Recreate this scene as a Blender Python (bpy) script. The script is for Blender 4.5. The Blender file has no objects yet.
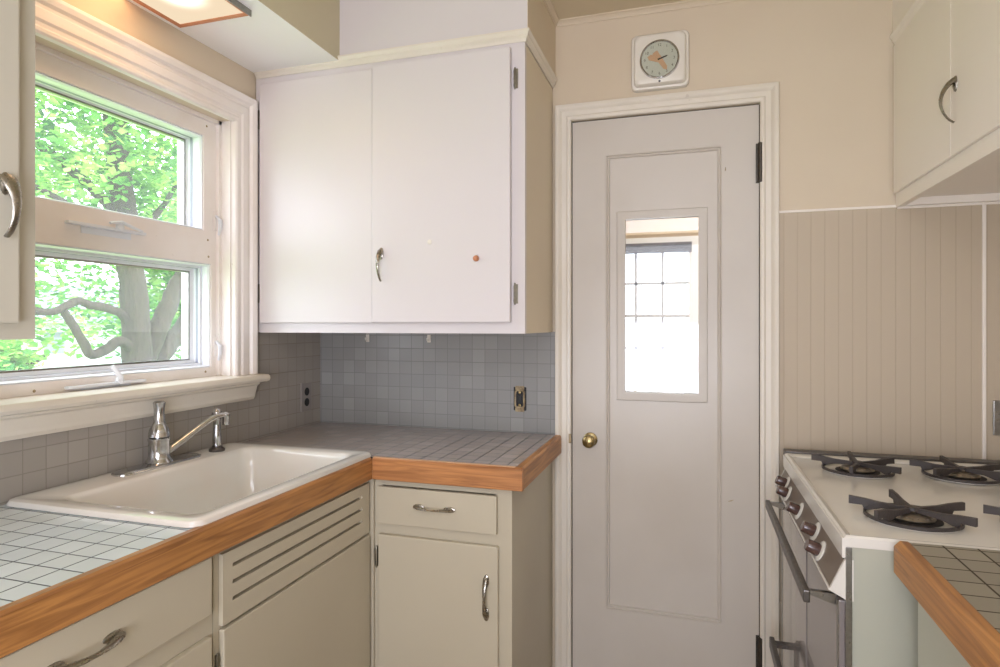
import bpy, bmesh, math, random
from mathutils import Vector, Matrix
random.seed(7)
C = bpy.context.scene.collection
PI = math.pi

# ------------------------------------------------------------------ materials
def new_mat(name):
    m = bpy.data.materials.new(name); m.use_nodes = True
    nt = m.node_tree; nt.nodes.clear()
    out = nt.nodes.new('ShaderNodeOutputMaterial')
    return m, nt, out
def N(nt, t, **k):
    n = nt.nodes.new(t)
    for a, b in k.items():
        setattr(n, a, b)
    return n
def srgb(r, g, b):
    f = lambda c: (c/255/12.92) if c/255 <= .04045 else ((c/255+.055)/1.055)**2.4
    return (f(r), f(g), f(b), 1)
def mix_col(nt, fac, a, b):
    m = N(nt, 'ShaderNodeMix', data_type='RGBA')
    for s, v in ((m.inputs[0], fac), (m.inputs[6], a), (m.inputs[7], b)):
        if hasattr(v, 'links') or hasattr(v, 'is_linked'): nt.links.new(v, s)
        else: s.default_value = v
    return m.outputs[2]
def math_n(nt, op, a, b=None):
    m = N(nt, 'ShaderNodeMath', operation=op)
    for s, v in ((m.inputs[0], a), (m.inputs[1], b)):
        if v is None: continue
        if hasattr(v, 'is_linked'): nt.links.new(v, s)
        else: s.default_value = v
    return m.outputs[0]
def paint(name, col, rough=.45, stain=None, stain_amt=.25, bump=.15, scale=2.2, coat=0, metal=0, bscale=60, chips=0):
    m, nt, out = new_mat(name)
    b = N(nt, 'ShaderNodeBsdfPrincipled'); nt.links.new(b.outputs[0], out.inputs[0])
    geo = N(nt, 'ShaderNodeNewGeometry')
    c = srgb(*col); s = srgb(*(stain or [v*.85 for v in col]))
    n1 = N(nt, 'ShaderNodeTexNoise'); n1.inputs['Scale'].default_value = scale; n1.inputs['Detail'].default_value = 5
    nt.links.new(geo.outputs['Position'], n1.inputs['Vector'])
    r = N(nt, 'ShaderNodeMapRange'); r.inputs[1].default_value = .42; r.inputs[2].default_value = .72
    r.inputs[4].default_value = stain_amt
    nt.links.new(n1.outputs[0], r.inputs[0])
    colo = mix_col(nt, r.outputs[0], c, s)
    if chips:
        n3 = N(nt, 'ShaderNodeTexNoise'); n3.inputs['Scale'].default_value = 38; n3.inputs['Detail'].default_value = 3
        nt.links.new(geo.outputs['Position'], n3.inputs['Vector'])
        r3 = N(nt, 'ShaderNodeMapRange'); r3.inputs[1].default_value = .73; r3.inputs[2].default_value = .76
        r3.inputs[4].default_value = chips
        nt.links.new(n3.outputs[0], r3.inputs[0])
        colo = mix_col(nt, r3.outputs[0], colo, srgb(150, 130, 100))
    nt.links.new(colo, b.inputs['Base Color'])
    b.inputs['Roughness'].default_value = rough; b.inputs['Metallic'].default_value = metal
    b.inputs['Coat Weight'].default_value = coat
    n2 = N(nt, 'ShaderNodeTexNoise'); n2.inputs['Scale'].default_value = bscale; n2.inputs['Detail'].default_value = 4
    nt.links.new(geo.outputs['Position'], n2.inputs['Vector'])
    bp = N(nt, 'ShaderNodeBump'); bp.inputs['Strength'].default_value = bump; bp.inputs['Distance'].default_value = .002
    nt.links.new(n2.outputs[0], bp.inputs['Height']); nt.links.new(bp.outputs[0], b.inputs['Normal'])
    return m
def metal(name, col, rough=.25, noise=.1):
    m, nt, out = new_mat(name)
    b = N(nt, 'ShaderNodeBsdfPrincipled'); nt.links.new(b.outputs[0], out.inputs[0])
    b.inputs['Metallic'].default_value = 1
    geo = N(nt, 'ShaderNodeNewGeometry')
    n1 = N(nt, 'ShaderNodeTexNoise'); n1.inputs['Scale'].default_value = 90; n1.inputs['Detail'].default_value = 3
    nt.links.new(geo.outputs['Position'], n1.inputs['Vector'])
    r = N(nt, 'ShaderNodeMapRange'); r.inputs[3].default_value = max(rough-noise, .03); r.inputs[4].default_value = rough+noise
    nt.links.new(n1.outputs[0], r.inputs[0]); nt.links.new(r.outputs[0], b.inputs['Roughness'])
    c = srgb(*col); d = srgb(*[v*.75 for v in col])
    nt.links.new(mix_col(nt, n1.outputs[0], c, d), b.inputs['Base Color'])
    return m
def tile(name, col, grout, ax=(0, 1), off=(0, 0), p=.0545, gw=.0026, rough=.2, var=.18, bump=.5, tint=None, spec=.5):
    m, nt, out = new_mat(name)
    b = N(nt, 'ShaderNodeBsdfPrincipled'); nt.links.new(b.outputs[0], out.inputs[0])
    geo = N(nt, 'ShaderNodeNewGeometry'); sp = N(nt, 'ShaderNodeSeparateXYZ')
    nt.links.new(geo.outputs['Position'], sp.inputs[0])
    masks, ids = [], []
    for a, o in zip(ax, off):
        u = math_n(nt, 'DIVIDE', math_n(nt, 'SUBTRACT', sp.outputs[a], o), p)
        fr = math_n(nt, 'FRACT', u); ids.append(math_n(nt, 'FLOOR', u))
        d = math_n(nt, 'ABSOLUTE', math_n(nt, 'SUBTRACT', fr, .5))
        r = N(nt, 'ShaderNodeMapRange'); r.inputs[1].default_value = .5-gw/p*.75; r.inputs[2].default_value = .5-gw/p*.35
        nt.links.new(d, r.inputs[0]); masks.append(r.outputs[0])
    mask = math_n(nt, 'MAXIMUM', masks[0], masks[1])
    cb = N(nt, 'ShaderNodeCombineXYZ'); nt.links.new(ids[0], cb.inputs[0]); nt.links.new(ids[1], cb.inputs[1])
    wn = N(nt, 'ShaderNodeTexWhiteNoise', noise_dimensions='2D'); nt.links.new(cb.outputs[0], wn.inputs['Vector'])
    pw = math_n(nt, 'POWER', wn.outputs[0], 3.0)
    c = srgb(*col); l = srgb(*[min(255, v*(1+var)) for v in col])
    tc = mix_col(nt, pw, c, l)
    if tint:
        n1 = N(nt, 'ShaderNodeTexNoise'); n1.inputs['Scale'].default_value = 1.6
        nt.links.new(geo.outputs['Position'], n1.inputs['Vector'])
        r = N(nt, 'ShaderNodeMapRange'); r.inputs[1].default_value = .4; r.inputs[2].default_value = .62
        nt.links.new(n1.outputs[0], r.inputs[0])
        tc = mix_col(nt, r.outputs[0], tc, srgb(*tint))
    nt.links.new(mix_col(nt, mask, tc, srgb(*grout)), b.inputs['Base Color'])
    rr = N(nt, 'ShaderNodeMapRange'); rr.inputs[3].default_value = rough; rr.inputs[4].default_value = .8
    nt.links.new(mask, rr.inputs[0]); nt.links.new(rr.outputs[0], b.inputs['Roughness'])
    b.inputs['Specular IOR Level'].default_value = spec
    bp = N(nt, 'ShaderNodeBump'); bp.inputs['Strength'].default_value = bump; bp.inputs['Distance'].default_value = .0015
    bp.invert = True
    nt.links.new(mask, bp.inputs['Height']); nt.links.new(bp.outputs[0], b.inputs['Normal'])
    return m
def wood(name, axis, a=(186, 122, 74), bcol=(140, 82, 44)):
    m, nt, out = new_mat(name)
    b = N(nt, 'ShaderNodeBsdfPrincipled'); nt.links.new(b.outputs[0], out.inputs[0])
    geo = N(nt, 'ShaderNodeNewGeometry'); mp = N(nt, 'ShaderNodeMapping')
    nt.links.new(geo.outputs['Position'], mp.inputs[0])
    sc = [55, 55, 55]; sc[axis] = 3.2
    mp.inputs['Scale'].default_value = sc
    n1 = N(nt, 'ShaderNodeTexNoise'); n1.inputs['Scale'].default_value = 1.3; n1.inputs['Detail'].default_value = 6; n1.inputs['Distortion'].default_value = 1.1
    nt.links.new(mp.outputs[0], n1.inputs['Vector'])
    r = N(nt, 'ShaderNodeMapRange'); r.inputs[1].default_value = .36; r.inputs[2].default_value = .66
    nt.links.new(n1.outputs[0], r.inputs[0])
    n2 = N(nt, 'ShaderNodeTexNoise'); n2.inputs['Scale'].default_value = 5
    nt.links.new(geo.outputs['Position'], n2.inputs['Vector'])
    c1 = mix_col(nt, r.outputs[0], srgb(*a), srgb(*bcol))
    c2 = mix_col(nt, math_n(nt, 'MULTIPLY', n2.outputs[0], .35), c1, srgb(205, 150, 105))
    nt.links.new(c2, b.inputs['Base Color']); b.inputs['Roughness'].default_value = .42
    bp = N(nt, 'ShaderNodeBump'); bp.inputs['Strength'].default_value = .25; bp.inputs['Distance'].default_value = .001
    nt.links.new(r.outputs[0], bp.inputs['Height']); nt.links.new(bp.outputs[0], b.inputs['Normal'])
    return m
def bead(name, col, line, p=.0405, off=.3):
    m, nt, out = new_mat(name)
    b = N(nt, 'ShaderNodeBsdfPrincipled'); nt.links.new(b.outputs[0], out.inputs[0])
    geo = N(nt, 'ShaderNodeNewGeometry'); sp = N(nt, 'ShaderNodeSeparateXYZ')
    nt.links.new(geo.outputs['Position'], sp.inputs[0])
    # the board stands on the back wall (runs along x) and on the side wall (runs along y)
    s = math_n(nt, 'ADD', sp.outputs[0], sp.outputs[1])
    u = math_n(nt, 'FRACT', math_n(nt, 'DIVIDE', math_n(nt, 'SUBTRACT', s, off), p))
    d = math_n(nt, 'ABSOLUTE', math_n(nt, 'SUBTRACT', u, .5))
    r = N(nt, 'ShaderNodeMapRange'); r.inputs[1].default_value = .44; r.inputs[2].default_value = .48
    nt.links.new(d, r.inputs[0])
    nt.links.new(mix_col(nt, r.outputs[0], srgb(*col), srgb(*line)), b.inputs['Base Color'])
    b.inputs['Roughness'].default_value = .5
    bp = N(nt, 'ShaderNodeBump'); bp.invert = True; bp.inputs['Strength'].default_value = .3; bp.inputs['Distance'].default_value = .0015
    nt.links.new(r.outputs[0], bp.inputs['Height']); nt.links.new(bp.outputs[0], b.inputs['Normal'])
    return m
def glass(name, haze=.08):
    m, nt, out = new_mat(name)
    t = N(nt, 'ShaderNodeBsdfTransparent'); t.inputs[0].default_value = (.97, .98, .98, 1)
    g = N(nt, 'ShaderNodeBsdfGlossy'); g.inputs['Roughness'].default_value = .02
    tr = N(nt, 'ShaderNodeBsdfTranslucent'); tr.inputs[0].default_value = (.95, .97, 1, 1)
    lw = N(nt, 'ShaderNodeLayerWeight'); f = N(nt, 'ShaderNodeMath', operation='MULTIPLY_ADD')
    nt.links.new(math_n(nt, 'POWER', lw.outputs['Facing'], 5.0), f.inputs[0]); f.inputs[1].default_value = .9; f.inputs[2].default_value = .05
    m1 = N(nt, 'ShaderNodeMixShader'); m1.inputs[0].default_value = haze
    nt.links.new(t.outputs[0], m1.inputs[1]); nt.links.new(tr.outputs[0], m1.inputs[2])
    m2 = N(nt, 'ShaderNodeMixShader'); nt.links.new(f.outputs[0], m2.inputs[0])
    nt.links.new(m1.outputs[0], m2.inputs[1]); nt.links.new(g.outputs[0], m2.inputs[2])
    nt.links.new(m2.outputs[0], out.inputs[0])
    return m
def leafmat(name, a, b_, c_):
    m, nt, out = new_mat(name)
    geo = N(nt, 'ShaderNodeNewGeometry')
    n = N(nt, 'ShaderNodeTexNoise'); n.inputs['Scale'].default_value = 2.3; n.inputs['Detail'].default_value = 6
    nt.links.new(geo.outputs['Position'], n.inputs['Vector'])
    cr = N(nt, 'ShaderNodeValToRGB')
    e = cr.color_ramp.elements; e[0].position = .36; e[0].color = srgb(*a); e[1].position = .64; e[1].color = srgb(*c_)
    k = e.new(.5); k.color = srgb(*b_)
    nt.links.new(n.outputs[0], cr.inputs[0])
    d = N(nt, 'ShaderNodeBsdfDiffuse'); t = N(nt, 'ShaderNodeBsdfTranslucent')
    nt.links.new(cr.outputs[0], d.inputs[0]); nt.links.new(cr.outputs[0], t.inputs[0])
    mx = N(nt, 'ShaderNodeMixShader'); mx.inputs[0].default_value = .5
    nt.links.new(d.outputs[0], mx.inputs[1]); nt.links.new(t.outputs[0], mx.inputs[2]); nt.links.new(mx.outputs[0], out.inputs[0])
    return m
def lightmat(name):
    m, nt, out = new_mat(name)
    geo = N(nt, 'ShaderNodeNewGeometry')
    vm = N(nt, 'ShaderNodeVectorMath', operation='DISTANCE'); nt.links.new(geo.outputs['Position'], vm.inputs[0])
    vm.inputs[1].default_value = (-1.31, 1.33, 2.2)
    r = N(nt, 'ShaderNodeMapRange', interpolation_type='SMOOTHERSTEP'); r.inputs[1].default_value = .005; r.inputs[2].default_value = .09
    r.inputs[3].default_value = 1; r.inputs[4].default_value = 0
    nt.links.new(vm.outputs['Value'], r.inputs[0])
    col = mix_col(nt, r.outputs[0], (1.0, .80, .56, 1), (1, .93, .8, 1))
    st = N(nt, 'ShaderNodeMapRange'); st.inputs[3].default_value = 1.0; st.inputs[4].default_value = 2.2
    nt.links.new(r.outputs[0], st.inputs[0])
    e = N(nt, 'ShaderNodeEmission'); nt.links.new(col, e.inputs[0]); nt.links.new(st.outputs[0], e.inputs[1])
    nt.links.new(e.outputs[0], out.inputs[0])
    return m
def barkmat(name):
    m, nt, out = new_mat(name)
    b = N(nt, 'ShaderNodeBsdfPrincipled'); nt.links.new(b.outputs[0], out.inputs[0])
    geo = N(nt, 'ShaderNodeNewGeometry'); mp = N(nt, 'ShaderNodeMapping'); mp.inputs['Scale'].default_value = (14, 14, 4)
    nt.links.new(geo.outputs['Position'], mp.inputs[0])
    n = N(nt, 'ShaderNodeTexNoise'); n.inputs['Scale'].default_value = 1.5; n.inputs['Detail'].default_value = 8
    nt.links.new(mp.outputs[0], n.inputs['Vector'])
    nt.links.new(mix_col(nt, n.outputs[0], srgb(20, 16, 13), srgb(72, 60, 50)), b.inputs['Base Color'])
    b.inputs['Roughness'].default_value = .9
    bp = N(nt, 'ShaderNodeBump'); bp.inputs['Strength'].default_value = .8; bp.inputs['Distance'].default_value = .03
    nt.links.new(n.outputs[0], bp.inputs['Height']); nt.links.new(bp.outputs[0], b.inputs['Normal'])
    return m

M = {}
M['wall'] = paint('wall_paint', (218, 203, 179), .55, (208, 190, 164), .6, .12, 1.4)
M['ceil'] = paint('ceiling_paint', (214, 200, 172), .6, (196, 178, 144), .5, .1, 1.4)
M['soffit'] = paint('soffit_paint', (250, 248, 246), .5, (246, 243, 238), .4, .08, 1.6)
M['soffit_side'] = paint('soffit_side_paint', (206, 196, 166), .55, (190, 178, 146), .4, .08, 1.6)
M['trim'] = paint('trim_paint', (228, 220, 206), .36, (214, 202, 182), .5, .2, 3, chips=.2)
M['wtrim'] = paint('window_trim_paint', (246, 240, 236), .38, (232, 218, 206), .6, .25, 4, chips=.35)
M['vinyl'] = paint('white_vinyl', (236, 238, 243), .3, (220, 224, 232), .3, .02, 3)
M['upper'] = paint('upper_cabinet_paint', (217, 210, 209), .34, (210, 202, 200), .4, .06, 1.5)
M['upside'] = paint('cabinet_side_paint', (222, 208, 184), .45, (212, 195, 168), .4, .06, 1.5)
M['oldcab'] = paint('near_cabinet_paint', (204, 199, 184), .4, (194, 188, 170), .4, .06, 2)
M['base'] = paint('base_cabinet_paint', (192, 182, 160), .38, (182, 171, 147), .5, .08, 2, chips=.1)
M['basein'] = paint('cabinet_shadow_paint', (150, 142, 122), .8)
M['door'] = paint('door_paint', (208, 200, 189), .33, (190, 180, 166), .6, .1, 1.7)
M['rcab'] = paint('right_cabinet_paint', (246, 238, 228), .4, (238, 229, 216), .4, .06, 1.5)
M['bead'] = bead('bead_board_paint', (195, 180, 158), (188, 172, 149))
M['gap'] = paint('dark_gap', (60, 52, 44), .9)
M['ctile_lit'] = tile('window_lit_counter_tile', (216, 226, 228), (66, 74, 80), (0, 1), (-.9435, .706), .0545, .0030, .14, .05, .5, spec=1)  # same counter tile, colour lightened to paint in the window light
M['splash_back'] = tile('back_tile', (146, 145, 142), (130, 129, 126), (0, 2), (-.4985, .9185), .0512, .0020, .28, .07, .3)
M['splash_left'] = tile('left_tile', (158, 151, 142), (144, 137, 127), (1, 2), (1.09, .9745), .0545, .0022, .28, .05, .4)
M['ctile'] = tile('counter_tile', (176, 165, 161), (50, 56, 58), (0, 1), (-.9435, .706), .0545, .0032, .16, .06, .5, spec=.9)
M['ctile2'] = tile('right_counter_tile', (140, 134, 118), (66, 58, 44), (0, 1), (.384, 1.254), .0545, .003, .3, .1, .5)
M['wood_x'] = wood('wood_edge_x', 0, (190, 128, 72), (136, 82, 38))
M['wood_y'] = wood('wood_edge_y', 1, (184, 128, 66), (128, 80, 34))
M['wood_top'] = wood('wood_edge_top', 0, (226, 188, 150), (196, 150, 112))
M['enamel'] = paint('sink_enamel', (227, 224, 216), .12, (228, 212, 198), .6, .01, 3.5, coat=.5)
M['chrome'] = metal('chrome', (222, 222, 222), .12, .06)
M['pull'] = metal('cabinet_pull_metal', (176, 170, 158), .28, .12)
M['hinge'] = metal('hinge_metal', (158, 152, 136), .4, .15)
M['dhinge'] = metal('dark_hinge_metal', (96, 90, 82), .5, .1)
M['brass'] = metal('worn_brass', (176, 156, 110), .3, .1)
M['stove'] = paint('stove_enamel', (226, 222, 213), .22, (216, 209, 195), .4, .02, 3, coat=.3)
M['stoveside'] = paint('stove_side_enamel', (180, 180, 164), .3, (172, 171, 154), .4, .02, 2)
M['grate'] = paint('cast_iron', (64, 58, 56), .5, (84, 76, 72), .5, .5, 20, bscale=200)
M['burner'] = metal('burner_metal', (176, 166, 152), .5, .1)
M['hole'] = paint('burner_well', (38, 34, 32), .6)
M['panel'] = paint('control_panel_brown', (116, 102, 88), .35, (90, 78, 68), .6, .05, 10)
M['knobm'] = paint('brown_knob', (84, 62, 56), .25, (64, 48, 44), .5, .02, 10, coat=.4)
M['ovenglass'] = paint('oven_door_gray', (132, 124, 122), .2, (116, 110, 110), .3, .01, 3, coat=.5)
M['steel'] = metal('stove_trim_steel', (170, 168, 162), .3, .08)
M['dsteel'] = metal('handle_steel', (122, 118, 115), .38, .08)
M['white'] = paint('white_plastic', (232, 226, 214), .3, (220, 208, 188), .3, .02, 8)
M['black'] = paint('black_plastic', (22, 20, 20), .4)
M['graypl'] = paint('gray_plate', (150, 143, 138), .4, (160, 150, 150), .4)
M['rust'] = paint('corroded_yoke', (176, 156, 120), .5, (90, 66, 40), .9, .5, 60)
M['dial'] = paint('clock_dial', (206, 205, 186), .5, (188, 188, 165), .4)
M['copper'] = paint('copper_hand', (214, 168, 124), .4)
M['glass'] = glass('window_glass', .032)
M['dglass'] = glass('clock_glass', .03)
M['ovenreflect'] = paint('oven_door_reflection', (150, 143, 140), .15, (136, 130, 130), .3, .01, 3, coat=.6)
M['fglass'] = glass('far_glass', .0)
M['muntin'] = paint('backlit_muntin', (196, 198, 204), .6)
M['lamp'] = lightmat('light_diffuser')
M['lampwood'] = paint('lamp_frame_tan', (196, 132, 96), .4)
M['floor'] = tile('floor_tiles', (168, 150, 124), (130, 112, 90), (0, 1), (0, 0), .3, .004, .4)
M['bark'] = barkmat('maple_bark')
M['leaf'] = leafmat('maple_leaves', (58, 112, 62), (112, 170, 84), (190, 220, 126))
M['leaf2'] = leafmat('far_leaves', (60, 112, 70), (104, 158, 84), (168, 200, 112))
M['lawn'] = paint('lawn_grass', (140, 176, 90), .9, (110, 150, 70), .6, .6, 1)
M['siding'] = paint('pale_siding', (214, 216, 222), .7)
M['roof'] = paint('gray_shingle', (132, 134, 150), .9)
M['blind'] = paint('gray_blind', (120, 122, 136), .7, (98, 102, 118), .7, .3, 30)
M['track'] = paint('sash_track_gray', (168, 172, 184), .5)
M['farwall'] = paint('far_room_paint', (228, 214, 196), .6, (220, 204, 184), .3)

# ------------------------------------------------------------------ mesh helpers
OFF = {}
class B:
    def __init__(s): s.bm = bmesh.new()
    def box(s, x0, x1, y0, y1, z0, z1, bev=0, seg=2):
        vs = [s.bm.verts.new((x, y, z)) for x in (min(x0, x1), max(x0, x1)) for y in (min(y0, y1), max(y0, y1)) for z in (min(z0, z1), max(z0, z1))]
        fs = [s.bm.faces.new([vs[i] for i in f]) for f in ((0, 1, 3, 2), (4, 6, 7, 5), (0, 4, 5, 1), (2, 3, 7, 6), (0, 2, 6, 4), (1, 5, 7, 3))]
        if bev:
            es = list({e for f in fs for e in f.edges})
            bmesh.ops.bevel(s.bm, geom=es, offset=bev, segments=seg, profile=.6, affect='EDGES')
        return s
    def loops(s, rings, cap0=True, cap1=True, closed=True):
        R = [[s.bm.verts.new(p) for p in r] for r in rings]
        n = len(R[0])
        for a, b in zip(R, R[1:]):
            for i in range(n if closed else n-1):
                j = (i+1) % n
                try: s.bm.faces.new((a[i], a[j], b[j], b[i]))
                except ValueError: pass
        if cap0: s.bm.faces.new(R[0][::-1])
        if cap1: s.bm.faces.new(R[-1])
        return s
    def prism(s, poly, axis, a0, a1):
        def P(u, v, a):
            return {0: (a, u, v), 1: (u, a, v), 2: (u, v, a)}[axis]
        return s.loops([[P(u, v, a0) for u, v in poly], [P(u, v, a1) for u, v in poly]])
    def lathe(s, prof, c, d=(0, 0, 1), n=24):
        d = Vector(d).normalized(); t = Vector((1, 0, 0)) if abs(d.x) < .9 else Vector((0, 1, 0))
        u = d.cross(t).normalized(); v = d.cross(u); c = Vector(c)
        rings = [[tuple(c + d*z + (u*math.cos(2*PI*k/n) + v*math.sin(2*PI*k/n))*max(r, 1e-5)) for k in range(n)] for r, z in prof]
        return s.loops(rings)
    def tube(s, pts, r, n=10, sy=1.0, up=None):
        pts = [Vector(p) for p in pts]; rs = r if isinstance(r, (list, tuple)) else [r]*len(pts)
        rings = []; up0 = Vector(up) if up else None; prev = None
        for i, p in enumerate(pts):
            t = (pts[min(i+1, len(pts)-1)] - pts[max(i-1, 0)]).normalized()
            if up0 is not None: u = t.cross(up0)
            elif prev is not None: u = prev - t*prev.dot(t)
            else: u = t.cross(Vector((0, 0, 1)) if abs(t.z) < .9 else Vector((0, 1, 0)))
            u.normalize(); prev = u; v = t.cross(u)
            rings.append([tuple(p + (u*math.cos(2*PI*k/n) + v*sy*math.sin(2*PI*k/n))*rs[i]) for k in range(n)])
        return s.loops(rings)
    def mould(s, P, path, prof, closed=False):
        """sweep prof [(offset outward, height)] along the 2-D path, mitred"""
        n = len(path); rings = []
        for i, p in enumerate(path):
            nn = []
            for a, b in ((i-1, i), (i, i+1)):
                if not closed and (a < 0 or b >= n): continue
                q0 = path[a % n]; q1 = path[b % n]
                dx, dy = q1[0]-q0[0], q1[1]-q0[1]; L = math.hypot(dx, dy)
                nn.append((dy/L, -dx/L))
            if len(nn) == 1: m = nn[0]
            else:
                mx, my = nn[0][0]+nn[1][0], nn[0][1]+nn[1][1]; k = 2/(mx*mx+my*my)*1.0
                m = (mx*k, my*k)
            rings.append([P(p[0]+m[0]*t, p[1]+m[1]*t, h) for t, h in prof])
        if closed: rings.append(rings[0]); return s.loops(rings, False, False)
        return s.loops(rings)
    def build(s, name, mat, parent=None, smooth=False, loc=None):
        bmesh.ops.remove_doubles(s.bm, verts=s.bm.verts, dist=1e-6)
        bmesh.ops.recalc_face_normals(s.bm, faces=s.bm.faces)
        off = OFF.get(parent.name, Vector()) if parent else Vector(loc or (0, 0, 0))
        if off.length: bmesh.ops.translate(s.bm, verts=s.bm.verts, vec=-off)
        me = bpy.data.meshes.new(name); s.bm.to_mesh(me); s.bm.free()
        mats = mat if isinstance(mat, list) else [mat]
        for m in mats: me.materials.append(M[m])
        if smooth:
            me.polygons.foreach_set('use_smooth', [True]*len(me.polygons)); me.set_sharp_from_angle(angle=math.radians(38))
        o = bpy.data.objects.new(name, me); C.objects.link(o)
        if parent: o.parent = parent
        else: o.location = off
        OFF[o.name] = off
        return o
def empty(name, loc, label=None, cat=None, group=None, kind=None):
    o = bpy.data.objects.new(name, None); C.objects.link(o); o.location = loc; o.empty_display_size = .05
    OFF[o.name] = Vector(loc); tag(o, label, cat, group, kind); return o
def tag(o, label=None, cat=None, group=None, kind=None):
    if label: o['label'] = label
    if cat: o['category'] = cat
    if group: o['group'] = group
    if kind: o['kind'] = kind
    return o
def struct(name, b, mat, smooth=False, label=None, cat=None):
    o = b.build(name, mat, smooth=smooth); return tag(o, label, cat, None, 'structure')
def rrect(cx, cy, hx, hy, r, n=5):
    pts = []
    for sx, sy, a0 in ((1, 1, 0), (-1, 1, 90), (-1, -1, 180), (1, -1, 270)):
        for k in range(n+1):
            a = math.radians(a0 + 90*k/n)
            pts.append((cx+sx*(hx-r)+r*math.cos(a), cy+sy*(hy-r)+r*math.sin(a)))
    return pts

# ------------------------------------------------------------------ key dimensions (metres; camera stands at x=0, y=0)
XL, XR, D, ZC = -1.483, .96, 2.24, 2.437
CT = .915                                   # counter height
# ------------------------------------------------------------------ SETTING
struct('floor', B().box(-1.66, 1.1, -1.9, 4.5, -.06, 0), 'floor', label='tan tiled kitchen floor', cat='floor')
ceil = struct('ceiling', B().box(-1.66, 1.1, -1.9, 4.5, ZC, ZC+.1), 'ceil', label='beige painted kitchen ceiling', cat='ceiling')
B().box(XL, -1.14, -.6, D, 2.212, ZC).build('window_soffit', ['soffit'], ceil)
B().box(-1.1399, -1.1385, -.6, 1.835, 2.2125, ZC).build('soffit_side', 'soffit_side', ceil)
B().box(-1.14, -.482, 1.835, D, 2.226, ZC).build('cabinet_soffit', 'upper', ceil)
B().box(-.4819, -.481, 1.835, D, 2.226, ZC).build('cabinet_soffit_side', 'wall', ceil)
B().box(.608, XR, -.6, D, 2.235, ZC).build('right_soffit', 'rcab', ceil)
# left wall with the window hole
WY0, WY1, WZ0, WZ1 = .925, 1.72, 1.13, 2.005
wl = B()
wl.box(XL-.17, XL, -1.9, WY0, 0, ZC).box(XL-.17, XL, WY1, D+.1, 0, ZC).box(XL-.17, XL, WY0, WY1, 0, WZ0).box(XL-.17, XL, WY0, WY1, WZ1, ZC)
wl = struct('wall_left', wl, 'wall', label='left kitchen wall with the window over the sink', cat='wall')
b = B().box(XL, XL+.006, .1, D, CT, 1.062).box(XL, XL+.006, 1.74, D, 1.062, 1.293)
b.build('tile_backsplash', 'splash_left', wl)
# back wall with the door hole
DX0, DX1, DZ = -.419, .216, 2.062
wb = B().box(XL-.17, DX0-.004, D, D+.11, 0, ZC).box(DX1+.004, XR+.14, D, D+.11, 0, ZC).box(DX0-.004, DX1+.004, D, D+.11, DZ+.004, ZC)
wb = struct('wall_back', wb, 'wall', label='back kitchen wall around the door', cat='wall')
B().box(XL+.006, -.474, D-.006, D, CT, 1.293).build('tile_backsplash', 'splash_back', wb)
B().box(.276, XR, D-.005, D, .4, 1.690).build('bead_board_panel', 'bead', wb)
B().box(.276, .62, D-.009, D, 1.690, 1.698, .002).box(.62, XR, D-.009, D, 1.685, 1.693, .002).build('panel_cap_strip', 'rcab', wb)
B().box(.845, .855, D-.010, D-.004, .9, 1.690, .002).build('panel_batten', 'rcab', wb)
wr = struct('wall_right', B().box(XR, XR+.14, -1.9, D, 0, ZC), 'wall', label='right kitchen wall behind the stove', cat='wall')
struct('wall_near', B().box(-1.66, 1.1, -2.0, -1.9, 0, ZC), 'wall', label='kitchen wall behind the camera', cat='wall')
# room beyond the door
wfar = B().box(-1.66, -.56, 4.3, 4.42, 0, ZC).box(-.02, 1.1, 4.3, 4.42, 0, ZC).box(-.56, -.02, 4.3, 4.42, 0, .86).box(-.56, -.02, 4.3, 4.42, 1.86, ZC)
struct('wall_far', wfar, 'farwall', label='pale wall of the room beyond the door', cat='wall')
struct('wall_far_left', B().box(-1.66, -1.55, D+.11, 4.3, 0, ZC), 'farwall', label='left wall of the room beyond the door', cat='wall')
struct('wall_far_right', B().box(1.0, 1.1, D+.11, 4.3, 0, ZC), 'farwall', label='right wall of the room beyond the door', cat='wall')

# door casing (left leg meets the counter), crown and cornice
PB = lambda a, z, h: (a, D-h, z)
casing = [(0, 0), (0, .012), (.004, .015), (.012, .016), (.018, .012), (.034, .013), (.040, .019), (.046, .022), (.056, .022), (.058, .018), (.058, 0)]
casing_t = [(t, h) for t, h in casing]
t1 = struct('trim_1', B().mould(PB, [(DX1+.002, 0), (DX1+.002, DZ+.003), (DX0-.002, DZ+.003), (DX0-.002, 0)], casing_t), 'trim', smooth=False,
            label='cream moulded casing around the door with square head', cat='door casing')
t2 = struct('trim_2', B().mould(lambda a, c, h: (a, c, ZC-h), [(-.481, -.5), (-.481, D), (.63, D)][::1], [(0, 0), (0, .020), (.004, .020), (.005, .014), (.012, .007), (.018, .005), (.018, 0)]), 'wall',
            label='thin crown moulding at the top of the back wall', cat='crown moulding')

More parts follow.
